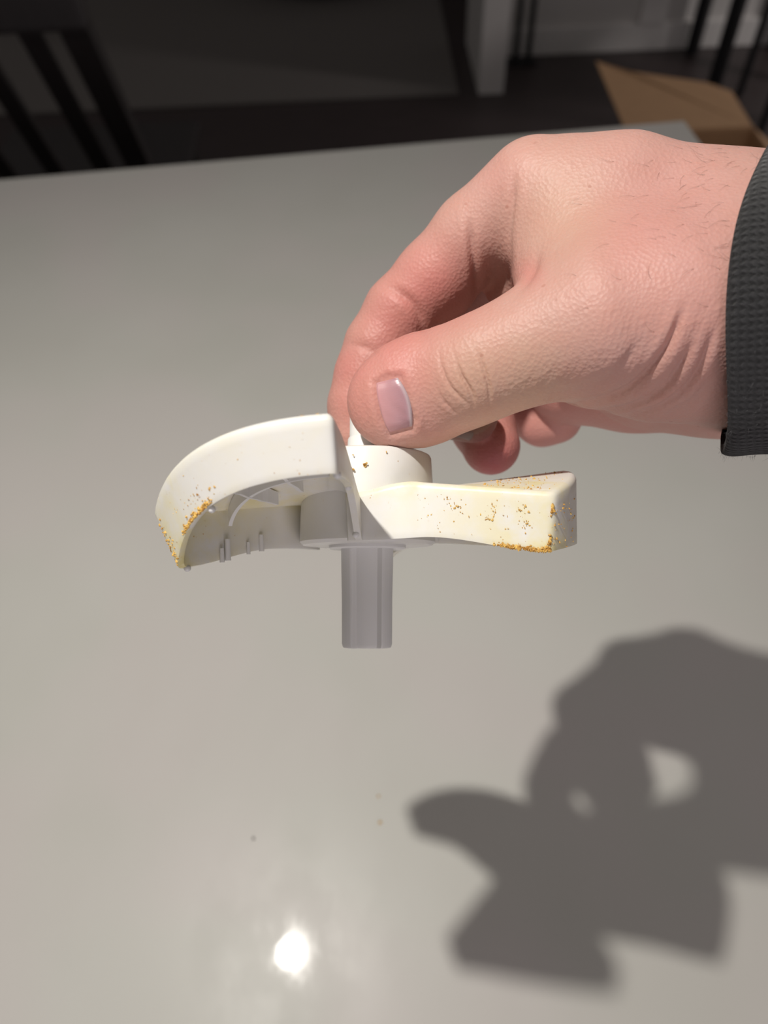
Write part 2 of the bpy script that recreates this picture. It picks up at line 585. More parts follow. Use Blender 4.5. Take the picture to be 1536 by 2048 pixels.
def low_z(v, top):
    if top: return 0.0112 + 0.0022 * ss(v, 0, 0.25) - 0.0049 * min(1, max(0, (v - 0.3) / 0.7))
    return -0.0002 + (Z1b + 0.0002) * ss(v, 0.35, 1.05)


def high_xy(v, top):
    tip = pol(R2t, A2) if top else pol(R2b, A2)
    mid = (Q0 + tip) / 2 + rot2(np.array([0.0012, 0]), 120) * (1 if not top else 0.4)
    return (1 - v) ** 2 * Q0 + 2 * v * (1 - v) * mid + v * v * tip


def high_z(v, top):
    if top: return 0.0112 + (Z2t - 0.0112) * (0.55 * v + 0.45 * ss(v, 0, 0.8))
    return -0.0002 + (Z2b + 0.0002) * ss(v, 0.0, 0.62)


EXPO = 2.1


def arc_p(u, top):              # u 0 at the low corner, 1 at the high corner
    a = A1 + (A2 - A1) * u
    r = (R1t + (R2t - R1t) * u) if top else (R1b + (R2b - R1b) * u)
    r += 0.0012 * math.sin(math.pi * u)
    g = (1 - u) ** EXPO
    z = (Z2t + (Z1t - Z2t) * g) if top else (Z2b + (Z1b - Z2b) * g)
    return np.array([*pol(r, a), z])


def low_p(v, top): return np.array([*low_xy(v, top), low_z(v, top)])
def high_p(v, top): return np.array([*high_xy(v, top), high_z(v, top)])


def inner_p(u):
    p = P0 + (Q0 - P0) * u
    a0 = math.atan2(P0[1], P0[0]); a = a0 + math.radians(120) * u
    r = np.linalg.norm(P0) * 0.62
    return np.array([*pol(r, a), 0.0128])


NK, NR, NT = 7, 5, 12
RE = 0.0016                     # rounding of the top edge


def coons(u, v, deg=-120):      # somewhere on the top face: u along the outer wall, v from hub to rim
    _, V, rr, I1, I2 = BL[deg]
    i = int(round(I1 + u * (I2 - I1)))
    e_ = V[rr[i][0]]; h_ = inner_p(i / (NP - 1))
    return h_ + (e_ - h_) * v


def outline(top):
    b0, b1 = low_p(1, top) - arc_p(0, top), high_p(1, top) - arc_p(1, top)
    p = [low_p(v, top) for v in np.linspace(0, 1, 60)]
    p += [arc_p(u, top) + (1 - u) * b0 + u * b1 for u in np.linspace(0, 1, 90)[1:]]
    p += [high_p(v, top) for v in np.linspace(1, 0, 60)[1:]]
    return np.array(p)


def resample(P, ref, n, sig):
    L = np.concatenate([[0], np.cumsum(np.linalg.norm(np.diff(ref, axis=0), axis=1))])
    s_ = np.linspace(0, L[-1], n)
    Q = np.stack([np.interp(s_, L, P[:, i]) for i in range(3)], 1)
    st = L[-1] / (n - 1)
    h_ = int(3 * sig / st) + 1
    ker = np.exp(-0.5 * (np.arange(-h_, h_ + 1) * st / sig) ** 2); ker /= ker.sum()
    pad_ = np.vstack([2 * Q[0] - Q[h_:0:-1], Q, 2 * Q[-1] - Q[-2:-h_ - 2:-1]])
    return np.stack([np.convolve(pad_[:, i], ker, 'valid') for i in range(3)], 1)


NP = 190
verts = []


def make_blade(expo, deg, **kw):
    global EXPO
    EXPO = expo
    globals().update(BASE); globals().update(kw)
    ref = (outline(True) + outline(False)) / 2
    T, B = resample(outline(True), ref, NP, 0.0010), resample(outline(False), ref, NP, 0.0010)
    tan = np.gradient(T, axis=0); tan[:, 2] = 0; tan /= np.linalg.norm(tan, axis=1, keepdims=True)
    inw = np.stack([-tan[:, 1], tan[:, 0], 0 * tan[:, 0]], 1)
    if np.dot(inw[NP // 2], -T[NP // 2]) < 0: inw = -inw
    V, Fs = [], []
    rows = []                   # per outline point: bottom ... wall ... rounded edge ... top ... hub
    for i in range(NP):
        r_ = []
        t, b_ = T[i], B[i]
        for k in range(NK + 1):
            q_ = k / NK; r_.append(b_ + (t - np.array([0, 0, RE]) - b_) * q_)
        for k in range(1, NR + 1):
            a_ = math.pi / 2 * k / NR
            r_.append(t + inw[i] * RE * (1 - math.cos(a_)) - np.array([0, 0, RE * (1 - math.sin(a_))]))
        e_ = t + inw[i] * RE
        h_ = inner_p(i / (NP - 1))
        for k in range(1, NT + 1):
            q_ = k / NT; r_.append(e_ + (h_ - e_) * q_)
        rows.append(list(range(len(V), len(V) + len(r_)))); V += r_
    for a_, b_ in zip(rows[:-1], rows[1:]):
        for k in range(len(a_) - 1): Fs.append((a_[k], b_[k], b_[k + 1], a_[k + 1]))
    me = bpy.data.meshes.new('blade')
    me.from_pydata([tuple(p) for p in V], [], Fs); me.update()
    bm = bmesh.new(); bm.from_mesh(me)
    bmesh.ops.recalc_face_normals(bm, faces=bm.faces)
    bm.faces.ensure_lookup_table()
    if bm.faces[(NP // 2) * (NK + NR + NT) + NK + NR + 3].normal.z < 0: bmesh.ops.reverse_faces(bm, faces=bm.faces)
    bm.to_mesh(me); bm.free()
    me.shade_smooth()
    me.materials.append(PLASTIC)
    o = bpy.data.objects.new('blade', me); COL.objects.link(o); o.parent = pad
    o.rotation_euler = (0, 0, math.radians(deg))
    set_stain(o, blade_stain)
    sol = o.modifiers.new('wall', 'SOLIDIFY'); sol.thickness = 0.0015; sol.offset = -1; sol.use_rim = True
    bv = o.modifiers.new('soft', 'BEVEL'); bv.width = 0.0003; bv.segments = 2; bv.limit_method = 'ANGLE'; bv.angle_limit = math.radians(60)
    rr = [[rows[i][NK - k] if k else rows[i][NK + NR] for k in range(NK + 1)] for i in range(NP)]
    ls = [np.linalg.norm(np.diff(np.array(q_), axis=0), axis=1).sum() for q_ in (ref[:60], ref[59:149], ref[148:])]
    return o, np.array(V), rr, ls[0] / sum(ls) * (NP - 1), (ls[0] + ls[1]) / sum(ls) * (NP - 1)


tipl = np.array([*pol(R1b, A1), 0.0])


def blade_stain(c):
    p = np.array(c)
    r = math.hypot(p[0], p[1])
    dl = np.linalg.norm(p - tipl)
    a = math.atan2(p[1], p[0])
    u = (a - A1) / (A2 - A1)
    s = 0.14 + 0.55 * math.exp(-(dl / 0.020) ** 2)
    ztop = 0.0145 if u < 0.3 else 0.02
    s += 0.55 * math.exp(-((p[2] - ztop + 0.002) / 0.0026) ** 2) * (1 if r < 0.045 else 0.4)
    s += 0.35 * math.exp(-((p[2] - (Z2b + (Z1b - Z2b) * (1 - min(1, max(0, u))) ** 2.1)) / 0.0018) ** 2)
    if r > 0.047 and u > 0.25: s *= 0.5
    return min(1.0, s)


BASE = dict(A1=A1, A2=A2, R1b=R1b, R1t=R1t, R2b=R2b, R2t=R2t, Z1b=Z1b, Z1t=Z1t, Z2b=Z2b, Z2t=Z2t)
BL = {}
BL[0] = make_blade(1.3, 0, A2=math.radians(0), Z2t=0.0168, Z2b=-0.0020, R2b=0.0533, R2t=0.0537)
BL[120] = make_blade(2.5, 120, A2=math.radians(29), Z1t=0.0150, R2t=0.0590)
BL[-120] = make_blade(2.4, -120, R1t=0.0540)
blade = BL[-120][0]
EXPO = 2.4

# stiffening ribs, moulded pins and rim nubs inside the scoop
def rib(path_top, depth, th=0.0009):
    bm = bmesh.new()
    n = len(path_top)
    rows = []
    for i, p in enumerate(path_top):
        a = path_top[max(0, i - 1)]; b = path_top[min(n - 1, i + 1)]
        t = np.array(b) - np.array(a); t[2] = 0; t /= np.linalg.norm(t) + 1e-9
        s = np.array([-t[1], t[0], 0]) * th / 2
        dd = depth(i / (n - 1))
        rows.append([bm.verts.new(tuple(np.array(p) + s * e + np.array([0, 0, -q]))) for e, q in ((-1, 0), (1, 0), (1, dd), (-1, dd))])
    for a, b in zip(rows[:-1], rows[1:]):
        for k in range(4): bm.faces.new((a[k], a[(k + 1) % 4], b[(k + 1) % 4], b[k]))
    bm.faces.new(rows[0][::-1]); bm.faces.new(rows[-1])
    return bm_obj('rib', bm, PLASTIC, blade)


off = np.array([0, 0, -0.0019])
for deg in BL:
    blade = BL[deg][0]
    rib([coons(0.36 + 0.1 * t, 0.36 + 0.60 * t, deg) + off for t in np.linspace(0, 1, 14)], lambda t: 0.003 + 0.002 * t)
    rib([coons(0.70 + 0.05 * t, 0.36 + 0.60 * t, deg) + off for t in np.linspace(0, 1, 14)], lambda t: 0.0025 + 0.003 * t)
    rib([coons(0.02 + 0.96 * t, 0.60, deg) + off for t in np.linspace(0, 1, 30)], lambda t: 0.0038)
blade = BL[-120][0]


def blob(name, p, r, parent, mat, hgt=1.0):
    bm = bmesh.new(); bmesh.ops.create_icosphere(bm, subdivisions=2, radius=r)
    bmesh.ops.scale(bm, vec=(1, 1, hgt), verts=bm.verts)
    bmesh.ops.translate(bm, vec=tuple(p), verts=bm.verts)
    return bm_obj(name, bm, mat, parent, True)


def inward(p, k=0.0012):
    c = np.array([0.030, 0.004, p[2]]); dd = c - p; return p + dd / np.linalg.norm(dd) * k


for p in (high_p(0.97, False), high_p(0.55, False), high_p(0.12, False), arc_p(0.42, False), low_p(0.97, False)):
    blob('nub', inward(p), 0.00085, blade, PLASTIC)
for v, hh, rr_ in ((0.47, 0.0042, 0.0007), (0.57, 0.003, 0.0005), (0.72, 0.0052, 0.0008), (0.76, 0.0034, 0.0006)):
    p = low_p(v, False)
    q = inward(p, 0.0018)
    bm = bmesh.new()
    bmesh.ops.create_cone(bm, cap_ends=True, segments=14, radius1=rr_, radius2=rr_ * 0.8, depth=hh)
    bmesh.ops.translate(bm, vec=(q[0], q[1], q[2] + hh / 2 - 0.0004), verts=bm.verts)
    pin = bm_obj('pin', bm, PLASTIC, blade); smooth_by_angle(pin, 40)

# dried crumbs stuck to the blades: countless specks, one piece of stuff per paddle
bm = bmesh.new()


def crumb(p, nrm, r):
    m0 = len(bm.verts)
    g = bmesh.ops.create_icosphere(bm, subdivisions=1, radius=r)
    sc = [RNG.uniform(0.4, 1.7) for _ in range(3)]
    for v in g['verts']:
        k = 1 + RNG.uniform(-0.45, 0.35)
        v.co = Vector((v.co.x * sc[0] * k, v.co.y * sc[1] * k, v.co.z * sc[2] * k)) + Vector(p) + Vector(nrm) * r * 0.2


def rotz(p, deg): return np.array([*rot2(p[:2], deg), p[2]])


def stick(part, t, k, r, deg):
    """t 0..1 along the low or the outer wall, k 0 (top) .. 1 (rim)."""
    _, V, rr, I1, I2 = BL[deg]
    i = t * I1 if part == 'low' else I1 + t * (I2 - I1)
    i = min(max(i, 0), NP - 1.001); k = min(max(k, 0), 1) * (NK - 0.001)
    i0, k0 = int(i), int(k); a, b = i - i0, k - k0
    G = lambda x, y: V[rr[x][y]]
    p = (1 - a) * ((1 - b) * G(i0, k0) + b * G(i0, k0 + 1)) + a * ((1 - b) * G(i0 + 1, k0) + b * G(i0 + 1, k0 + 1))
    n_ = np.cross(G(i0 + 1, k0) - G(i0, k0), G(i0, k0 + 1) - G(i0, k0)); n_ /= np.linalg.norm(n_) + 1e-12
    if np.dot(n_[:2], p[:2] - np.array([0.030, 0.004])) < 0: n_ = -n_
    crumb(rotz(p, deg), rotz(n_, deg), r)


U, NRM = RNG.uniform, RNG.normal
for _ in range(330):            # crust under the low wall toward its tip, right blade
    stick('low', [1.0, 0.93, 0.86, 0.82][RNG.integers(4)] - abs(NRM(0, 0.035)), 1.0 - abs(NRM(0, 0.028)), U(0.0001, 0.00034), 0)
for _ in range(40):             # along the corner edge
    stick('low', 1 - abs(NRM(0, 0.006)), U(0.05, 0.35) if U() < .6 else U(0.7, 1), U(0.00012, 0.0004), 0)
for _ in range(60):             # specks over the face
    stick('low', U(0.35, 0.98), U(0.08, 0.95), U(0.00005, 0.00016), 0)
for _ in range(80):             # clusters
    c0 = [(0.55, 0.36), (0.70, 0.5), (0.88, 0.55), (0.86, 0.28), (0.50, 0.22), (0.72, 0.3)][RNG.integers(6)]
    stick('low', c0[0] + NRM(0, 0.018), c0[1] + NRM(0, 0.07), U(0.00006, 0.00022), 0)
for _ in range(45):             # end wall of the right blade
    stick('arc', U(0, 0.45), U(0.2, 1), U(0.00008, 0.00026), 0)
for _ in range(230):            # smear on the outer wall of the left blade
    stick('arc', [0.44, 0.40, 0.34, 0.30, 0.25][RNG.integers(5)] + 0.02 * NRM(), 0.975 - abs(NRM(0, 0.045)), U(0.0001, 0.00028), -120)
for _ in range(60):
    stick('arc', abs(NRM(0, 0.04)), U(0.2, 1), U(0.0001, 0.00032), -120)
for _ in range(40):
    stick('arc', U(0.05, 0.9), U(0.05, 1), U(0.00005, 0.00013), -120)
for _ in range(30):
    stick('arc', 0.42 + NRM(0, 0.05), 0.7 + NRM(0, 0.08), U(0.00008, 0.0002), -120)
for _ in range(110):            # top face of the right blade
    p = coons(U() ** 2 * 0.9 + 0.05, U(0.5, 0.99), 0); crumb(p, np.array([0, 0, 1]), U(0.00008, 0.00024))
for _ in range(25):
    stick('arc', U(0.2, 0.95), 0.0, U(0.00008, 0.0002), -120)
for (a, z, r) in ((-88, 0.0182, 0.0006), (-99, 0.0172, 0.0007), (-97, 0.0205, 0.0003), (-60, 0.019, 0.0002), (-70, 0.021, 0.0002), (-50, 0.016, 0.0002)):
    p = np.array([0.0172 * math.cos(math.radians(a)), 0.0172 * math.sin(math.radians(a)), z])
    for q_ in range(4): crumb(p + RNG.normal(0, r * 0.4, 3), p / np.linalg.norm(p), r * 0.6)
cr_o = bm_obj('food_residue', bm, CRUMB, pad)
cr_o['kind'] = 'stuff'
cr_o['label'] = 'dried yellow-brown food crumbs'

# ------------------------------------------------------------------ the hand
H_MM = 0.6
FAR = 30.0
LO = np.array([-18.0, -112.0, 128.0]); HI = np.array([150.0, 6.0, 285.0])
NX, NY, NZ = [int(math.ceil((HI[i] - LO[i]) / H_MM)) + 1 for i in range(3)]
gx, gy, gz = [(LO[i] + H_MM * np.arange(n)).astype(np.float32) for i, n in enumerate((NX, NY, NZ))]
FIELD = np.full((NX, NY, NZ), FAR, np.float32)


def smin(a, b, k):
    h = np.clip(k - np.abs(a - b), 0, None) / k
    return np.minimum(a, b) - h * h * k * 0.25


def chain_into(field, pts, k_in=3.0, k_out=6.0, flat=None):
    """pts: (u, v, z_mm, r_px).  flat = (direction, factor): thinner along that direction."""
    P = [(px(u, v, z), r * z / F) for u, v, z, r in pts]
    tmp = None
    lo = np.min([p - r for p, r in P], 0) - 13; hi = np.max([p + r for p, r in P], 0) + 13
    i0 = [max(0, int((lo[i] - LO[i]) / H_MM)) for i in range(3)]
    i1 = [min(n, int((hi[i] - LO[i]) / H_MM) + 2) for i, n in enumerate((NX, NY, NZ))]
    if any(b - a < 2 for a, b in zip(i0, i1)): return
    X = gx[i0[0]:i1[0]][:, None, None]; Y = gy[i0[1]:i1[1]][None, :, None]; Z = gz[i0[2]:i1[2]][None, None, :]
    segs = list(zip(P[:-1], P[1:])) if len(P) > 1 else [(P[0], P[0])]
    for (a, ra), (b, rb) in segs:
        d = b - a; L2 = float(d @ d) + 1e-9
        dx, dy, dz = X - a[0], Y - a[1], Z - a[2]
        t = np.clip((dx * d[0] + dy * d[1] + dz * d[2]) / L2, 0, 1)
        ex, ey, ez = dx - t * d[0], dy - t * d[1], dz - t * d[2]
        if flat is not None:
            n_, fac = flat
            al = (ex * n_[0] + ey * n_[1] + ez * n_[2]) * (1 / fac - 1)
            ex, ey, ez = ex + al * n_[0], ey + al * n_[1], ez + al * n_[2]
        dist = np.sqrt(ex * ex + ey * ey + ez * ez) - (ra + (rb - ra) * t)
        if flat is not None: dist = dist * (0.5 + 0.5 * flat[1])
        tmp = dist if tmp is None else smin(tmp, dist, k_in)
    sl = tuple(slice(a, b) for a, b in zip(i0, i1))
    field[sl] = smin(field[sl], tmp.astype(np.float32), k_out)


def unit(v): v = np.array(v, float); return v / np.linalg.norm(v)


HAND = dict(
    index_meta=[(1075, 376, 197, 94), (1250, 392, 192, 112), (1500, 455, 186, 118)],
    mid_meta=[(1110, 425, 216, 92), (1300, 450, 208, 112), (1480, 530, 200, 130)],
    ring_meta=[(1130, 505, 232, 90), (1300, 560, 225, 115), (1480, 620, 208, 140)],
    small_meta=[(1150, 590, 246, 86), (1300, 680, 236, 105), (1450, 690, 214, 150)],
    thumb_meta=[(1090, 684, 180, 102), (1200, 652, 177, 128), (1340, 625, 178, 165), (1500, 600, 181, 205)],
    web=[(1075, 430, 200, 78), (1130, 560, 190, 88), (1190, 600, 184, 110)],
    web2=[(1150, 440, 196, 112), (1230, 560, 186, 130)],
    thenar=[(1190, 712, 190, 102), (1300, 710, 188, 118), (1430, 690, 188, 135)],
    hypo=[(1150, 745, 238, 104), (1270, 748, 228, 112), (1440, 738, 210, 135)],
    palm_fill=[(1120, 560, 214, 90), (1300, 600, 205, 150)],
    wrist=[(1480, 594, 187, 240), (2250, 612, 153, 275)],
    index=[(1060, 378, 198, 93), (950, 472, 207, 84), (870, 562, 213, 81), (806, 628, 216, 76)],
    index2=[(806, 628, 216, 77), (762, 695, 217, 71), (738, 752, 217, 66)],
    index3=[(738, 752, 217, 67), (722, 812, 217, 64), (716, 866, 216.5, 56)],
    index_base=[(1020, 425, 206, 76), (1036, 560, 214, 70)],
    thumb=[(1090, 684, 180, 102), (985, 726, 183, 99), (925, 752, 185.5, 101)],
    thumb2=[(925, 752, 185.5, 101), (850, 778, 189, 101), (800, 797, 190.5, 91), (782, 806, 190.5, 80)],
    middle=[(1090, 430, 222, 84), (960, 560, 238, 78), (850, 700, 240, 72), (838, 765, 230, 67)],
    middle2=[(835, 770, 226, 66), (862, 815, 216, 58), (945, 836, 220, 50)],
    ring=[(1120, 520, 240, 80), (1000, 660, 258, 74), (945, 780, 252, 68)],
    ring2=[(945, 780, 252, 68), (965, 850, 240, 62), (982, 892, 232, 58)],
    small=[(1130, 620, 258, 74), (1050, 740, 266, 66), (1040, 800, 260, 60)],
    small2=[(1050, 810, 258, 58), (1085, 838, 252, 52), (1115, 838, 248, 48)],
)
for nm in ('index_meta', 'mid_meta', 'ring_meta', 'small_meta'): chain_into(FIELD, HAND[nm], 4, 12)
chain_into(FIELD, HAND['palm_fill'], 4, 10)
chain_into(FIELD, HAND['wrist'], 4, 14, (unit((0.3, 0.1, 0.95)), 0.82))
chain_into(FIELD, HAND['hypo'], 4, 10)
chain_into(FIELD, HAND['index_base'], 4, 7)
chain_into(FIELD, HAND['web'], 4, 8)
chain_into(FIELD, HAND['web2'], 4, 10)
chain_into(FIELD, HAND['thumb_meta'], 4, 12)
chain_into(FIELD, HAND['thenar'], 4, 9)
FL = np.full_like(FIELD, FAR)            # fingers as fields of their own so that they stay apart
FINGERS = [('index', 2.5, None), ('middle', 3, None), ('ring', 3, None), ('small', 3, None), ('thumb', 3, None)]


def finger(names, k_in, k_palm, flats=None):
    f_ = np.full_like(FIELD, FAR)
    for i, nm in enumerate(names):
        chain_into(f_, HAND[nm], k_in, 2.5, flats[i] if flats else None)
    return f_, k_palm


TN = unit((-0.05, 0.18, -0.97))         # the way the thumbnail faces
for names, k_in, kp, fl in ((('index', 'index2', 'index3'), 2.5, 5.0, None), (('middle', 'middle2'), 3, 5.0, None), (('ring', 'ring2'), 3, 5.0, None),
                            (('small', 'small2'), 3, 5.0, None), (('thumb', 'thumb2'), 5, 7.0, [(TN, 0.93), (TN, 0.74)])):
    f_, kp = finger(names, k_in, kp, fl)
    # root of each finger blends with the palm, its far end only touches
    FIELD = smin(FIELD, f_, kp) if names[0] in ('thumb',) else smin(FIELD, f_, 2.2)
del FL


def surface_nets(Fd, lo, h):
    s = Fd < 0
    c = [s[a:Fd.shape[0] - 1 + a, b:Fd.shape[1] - 1 + b, d:Fd.shape[2] - 1 + d] for a in (0, 1) for b in (0, 1) for d in (0, 1)]
    cnt = sum(x.astype(np.int8) for x in c)
    act = np.argwhere((cnt > 0) & (cnt < 8))
    ids = np.full(cnt.shape, -1, np.int64); ids[tuple(act.T)] = np.arange(len(act))
    corn = np.array([(a, b, d) for a in (0, 1) for b in (0, 1) for d in (0, 1)])
    vals = np.stack([Fd[act[:, 0] + a, act[:, 1] + b, act[:, 2] + d] for a, b, d in corn], 1)
    acc = np.zeros((len(act), 3)); nn = np.zeros(len(act))
    for i in range(8):
        for j in range(i + 1, 8):
            if np.abs(corn[i] - corn[j]).sum() != 1: continue
            fa, fb = vals[:, i], vals[:, j]
            m_ = (fa < 0) != (fb < 0)
            t = np.where(m_, fa / np.where(fa == fb, 1, fa - fb), 0)
            pt = corn[i] + t[:, None] * (corn[j] - corn[i])
            acc += np.where(m_[:, None], pt, 0); nn += m_
    V = lo + h * (act + acc / nn[:, None])
    quads = []
    for axis in range(3):
        b_, c_ = [(1, 2), (2, 0), (0, 1)][axis]
        sl0 = [slice(None)] * 3; sl1 = [slice(None)] * 3
        sl0[axis] = slice(0, -1); sl1[axis] = slice(1, None)
        s0, s1 = s[tuple(sl0)], s[tuple(sl1)]
        e = np.argwhere(s0 != s1)
        e = e[(e[:, b_] > 0) & (e[:, c_] > 0) & (e[:, b_] < ids.shape[b_]) & (e[:, c_] < ids.shape[c_])]
        flip = s0[tuple(e.T)]
        def g(db, dc):
            q_ = e.copy(); q_[:, b_] += db; q_[:, c_] += dc; return ids[tuple(q_.T)]
        Q = np.stack([g(-1, -1), g(0, -1), g(0, 0), g(-1, 0)], 1)
        Q[~flip] = Q[~flip][:, ::-1]
        quads.append(Q)
    return V, np.concatenate(quads)


# the forearm runs out of the frame: close the field at the box end
FIELD[-1] = 5; FIELD[:, 0] = 5; FIELD[:, -1] = 5; FIELD[:, :, 0] = 5; FIELD[:, :, -1] = 5
HV, HQ = surface_nets(FIELD, LO, H_MM)
assert HQ.min() >= 0


def relax(V, Q, it, lam=0.5):
    E = np.unique(np.sort(np.concatenate([Q[:, [0, 1]], Q[:, [1, 2]], Q[:, [2, 3]], Q[:, [3, 0]]]), 1), axis=0)
    deg = np.bincount(E.ravel(), minlength=len(V))[:, None]
    for _ in range(it):
        A = np.zeros_like(V)
        np.add.at(A, E[:, 0], V[E[:, 1]]); np.add.at(A, E[:, 1], V[E[:, 0]])
        V = V + lam * (A / deg - V)
    return V


HV = relax(HV, HQ, 4)
hmesh = bpy.data.meshes.new('person')
hmesh.from_pydata(HV.tolist(), [], HQ.tolist()); hmesh.update()


def read_mesh():
    n_ = len(hmesh.vertices)
    v_ = np.empty(n_ * 3, np.float32); hmesh.vertices.foreach_get('co', v_)
    m_ = np.empty(n_ * 3, np.float32); hmesh.vertex_normals.foreach_get('vector', m_)
    return v_.reshape(-1, 3).astype(float), m_.reshape(-1, 3).astype(float)


bm = bmesh.new(); bm.from_mesh(hmesh)
sel = set()
for f_ in bm.faces:
    c_ = f_.calc_center_median()
    if c_.z > 202: continue
    u_, v_ = 768 + F * c_.x / c_.z, 1024 + F * c_.y / c_.z
    if (700 < u_ < 1005 and 660 < v_ < 890) or (1090 < u_ < 1450 and 600 < v_ < 845):
        if f_.normal.dot(c_) < 0:
            for e in f_.edges: sel.add(e)
bmesh.ops.subdivide_edges(bm, edges=list(sel), cuts=1, use_grid_fill=True, smooth=0.0)
bmesh.ops.triangulate(bm, faces=[f_ for f_ in bm.faces if len(f_.verts) > 4])
bm.to_mesh(hmesh); bm.free()
HV, HN = read_mesh()
UV = np.stack([768 + F * HV[:, 0] / HV[:, 2], 1024 + F * HV[:, 1] / HV[:, 2]], 1)
FRONT = -(HN * HV).sum(1) / np.linalg.norm(HV, axis=1) > 0.02


def poly_dist(P, pts):
    best = np.full(len(P), 1e9)
    pts = np.array(pts, float)
    for a, b in zip(pts[:-1], pts[1:]):
        d = b - a; t = np.clip(((P - a) @ d) / (d @ d), 0, 1)
        best = np.minimum(best, np.linalg.norm(P - a - t[:, None] * d, axis=1))
    return best


def spline(pts, n=8):
    pts = [np.array(p, float) for p in pts]; out = []
    ext = [2 * pts[0] - pts[1]] + pts + [2 * pts[-1] - pts[-2]]
    for i in range(1, len(ext) - 2):
        p0, p1, p2, p3 = ext[i - 1:i + 3]
        for t in np.linspace(0, 1, n, endpoint=False):
            out.append(0.5 * (2 * p1 + (p2 - p0) * t + (2 * p0 - 5 * p1 + 4 * p2 - p3) * t * t + (3 * p1 - p0 - 3 * p2 + p3) * t ** 3))
    out.append(pts[-1]); return np.array(out)


NEAR_ONLY = {}
CREASES = [  # (points, depth mm, half width px, deepest lens distance mm)
    ([(876, 690), (884, 735), (902, 775), (935, 808), (950, 828)], 0.42, 3.6, 200),
    ([(905, 700), (922, 748), (944, 790), (947, 838)], 0.60, 3.6, 200),
    ([(942, 680), (965, 730), (979, 785), (976, 834)], 0.45, 3.6, 200),
    ([(866, 762), (890, 805), (930, 842)], 0.38, 3.6, 200),
    ([(1110, 812), (1190, 803), (1262, 774), (1330, 700), (1375, 600)], 1.0, 7, 215),
    ([(1160, 826), (1262, 812), (1335, 770), (1395, 670)], 0.85, 7, 215),
    ([(1215, 842), (1320, 812), (1390, 752), (1435, 640)], 0.75, 7, 215),
    ([(1290, 842), (1380, 805), (1440, 730)], 0.45, 8, 215),
    ([(1110, 785), (1185, 770), (1245, 730), (1290, 660)], 0.3, 7, 215),
    ([(935, 420), (944, 500), (952, 560), (951, 616)], 1.0, 6, 230),
    ([(1030, 330), (1025, 400), (1017, 480), (1021, 590)], 0.7, 6, 215),
    ([(1084, 480), (1068, 535), (1045, 572), (1012, 606)], 0.8, 8, 215),
    ([(755, 560), (815, 598), (842, 638), (852, 690)], 0.9, 8, 225),
    ([(680, 686), (728, 694), (770, 718)], 0.6, 7, 225),
]
disp = np.zeros(len(HV))
for pts, dep, wpx, zmax in CREASES:
    dd = poly_dist(UV, spline(pts))
    ok = FRONT & (HV[:, 2] < zmax)
    L = spline(pts); ends = np.minimum(np.linalg.norm(UV - L[0], axis=1), np.linalg.norm(UV - L[-1], axis=1))
    fade = np.clip(ends / 60, 0.0, 1) ** 1.5
    disp += np.where(ok, -dep * np.exp(-(dd / wpx) ** 2) * fade + 0.22 * dep * np.exp(-((dd - 2.6 * wpx) / (1.4 * wpx)) ** 2) * fade, 0)
# fine skin lines fanning over the thumb root and wrist
for k in range(26):
    t = k / 25
    a = np.array([1000 + 330 * t, 800 - 0 * t]); b = np.array([1080 + 370 * t, 640 - 40 * t])
    a[1] += 10 * math.sin(k * 2.1); mid = (a + b) / 2 + np.array([18, 10 + 8 * math.sin(k * 1.3)])
    dd = poly_dist(UV, spline([a, mid, b], 5))
    disp += np.where(FRONT & (HV[:, 2] < 200), -0.045 * np.exp(-(dd / 4.5) ** 2), 0)
# nail bed: a shallow pit round the thumbnail
NAILC = np.array([[752, 766], [775, 754], [800, 753], [812, 790], [826, 840], [822, 858], [782, 868], [766, 838], [755, 800]], float)
dn = poly_dist(UV, np.vstack([NAILC, NAILC[:1]]))
inside = np.zeros(len(UV), bool)
for a_, b_ in zip(NAILC, np.roll(NAILC, -1, 0)):
    cr_ = ((a_[1] > UV[:, 1]) != (b_[1] > UV[:, 1]))
    xi = (b_[0] - a_[0]) * (UV[:, 1] - a_[1]) / (b_[1] - a_[1] + 1e-9) + a_[0]
    inside ^= cr_ & (UV[:, 0] < xi)
pit = np.where(inside, -0.45, -0.45 * np.exp(-(dn / 6) ** 2) + 0.25 * np.exp(-((dn - 16) / 9) ** 2))
disp += np.where(FRONT & (HV[:, 2] < 200), pit, 0)
HV = HV + HN * disp[:, None]

# skin tone
tone = np.tile(np.array([0.505, 0.300, 0.252]), (len(HV), 1))


def blush(u, v, r, colr, w, zlo=0, zhi=999):
    global tone
    g = w * np.exp(-((UV[:, 0] - u) ** 2 + (UV[:, 1] - v) ** 2) / (2 * r * r)) * ((HV[:, 2] > zlo) & (HV[:, 2] < zhi))
    tone = tone + g[:, None] * (np.array(colr) - tone)


RED, PINK, TAN = (0.53, 0.185, 0.165), (0.53, 0.275, 0.245), (0.50, 0.325, 0.235)
for a_ in ((800, 730, 45, RED, 0.55), (860, 760, 35, RED, 0.35), (740, 830, 45, RED, 0.35), (860, 850, 40, RED, 0.25), (860, 575, 75, RED, 0.85), (780, 650, 50, RED, 0.75),
           (700, 735, 40, RED, 0.7), (690, 810, 35, RED, 0.4), (990, 350, 50, PINK, 0.6), (1350, 420, 140, PINK, 0.8), (1250, 480, 60, RED, 0.25),
           (1060, 545, 22, RED, 0.6), (1400, 650, 120, PINK, 0.5), (950, 770, 60, TAN, 0.8), (1060, 760, 60, TAN, 0.8), (1120, 420, 70, TAN, 0.5)):
    blush(*a_, 0, 226)
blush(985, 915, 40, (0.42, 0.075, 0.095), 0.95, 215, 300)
blush(1000, 820, 200, RED, 0.5, 222, 300)

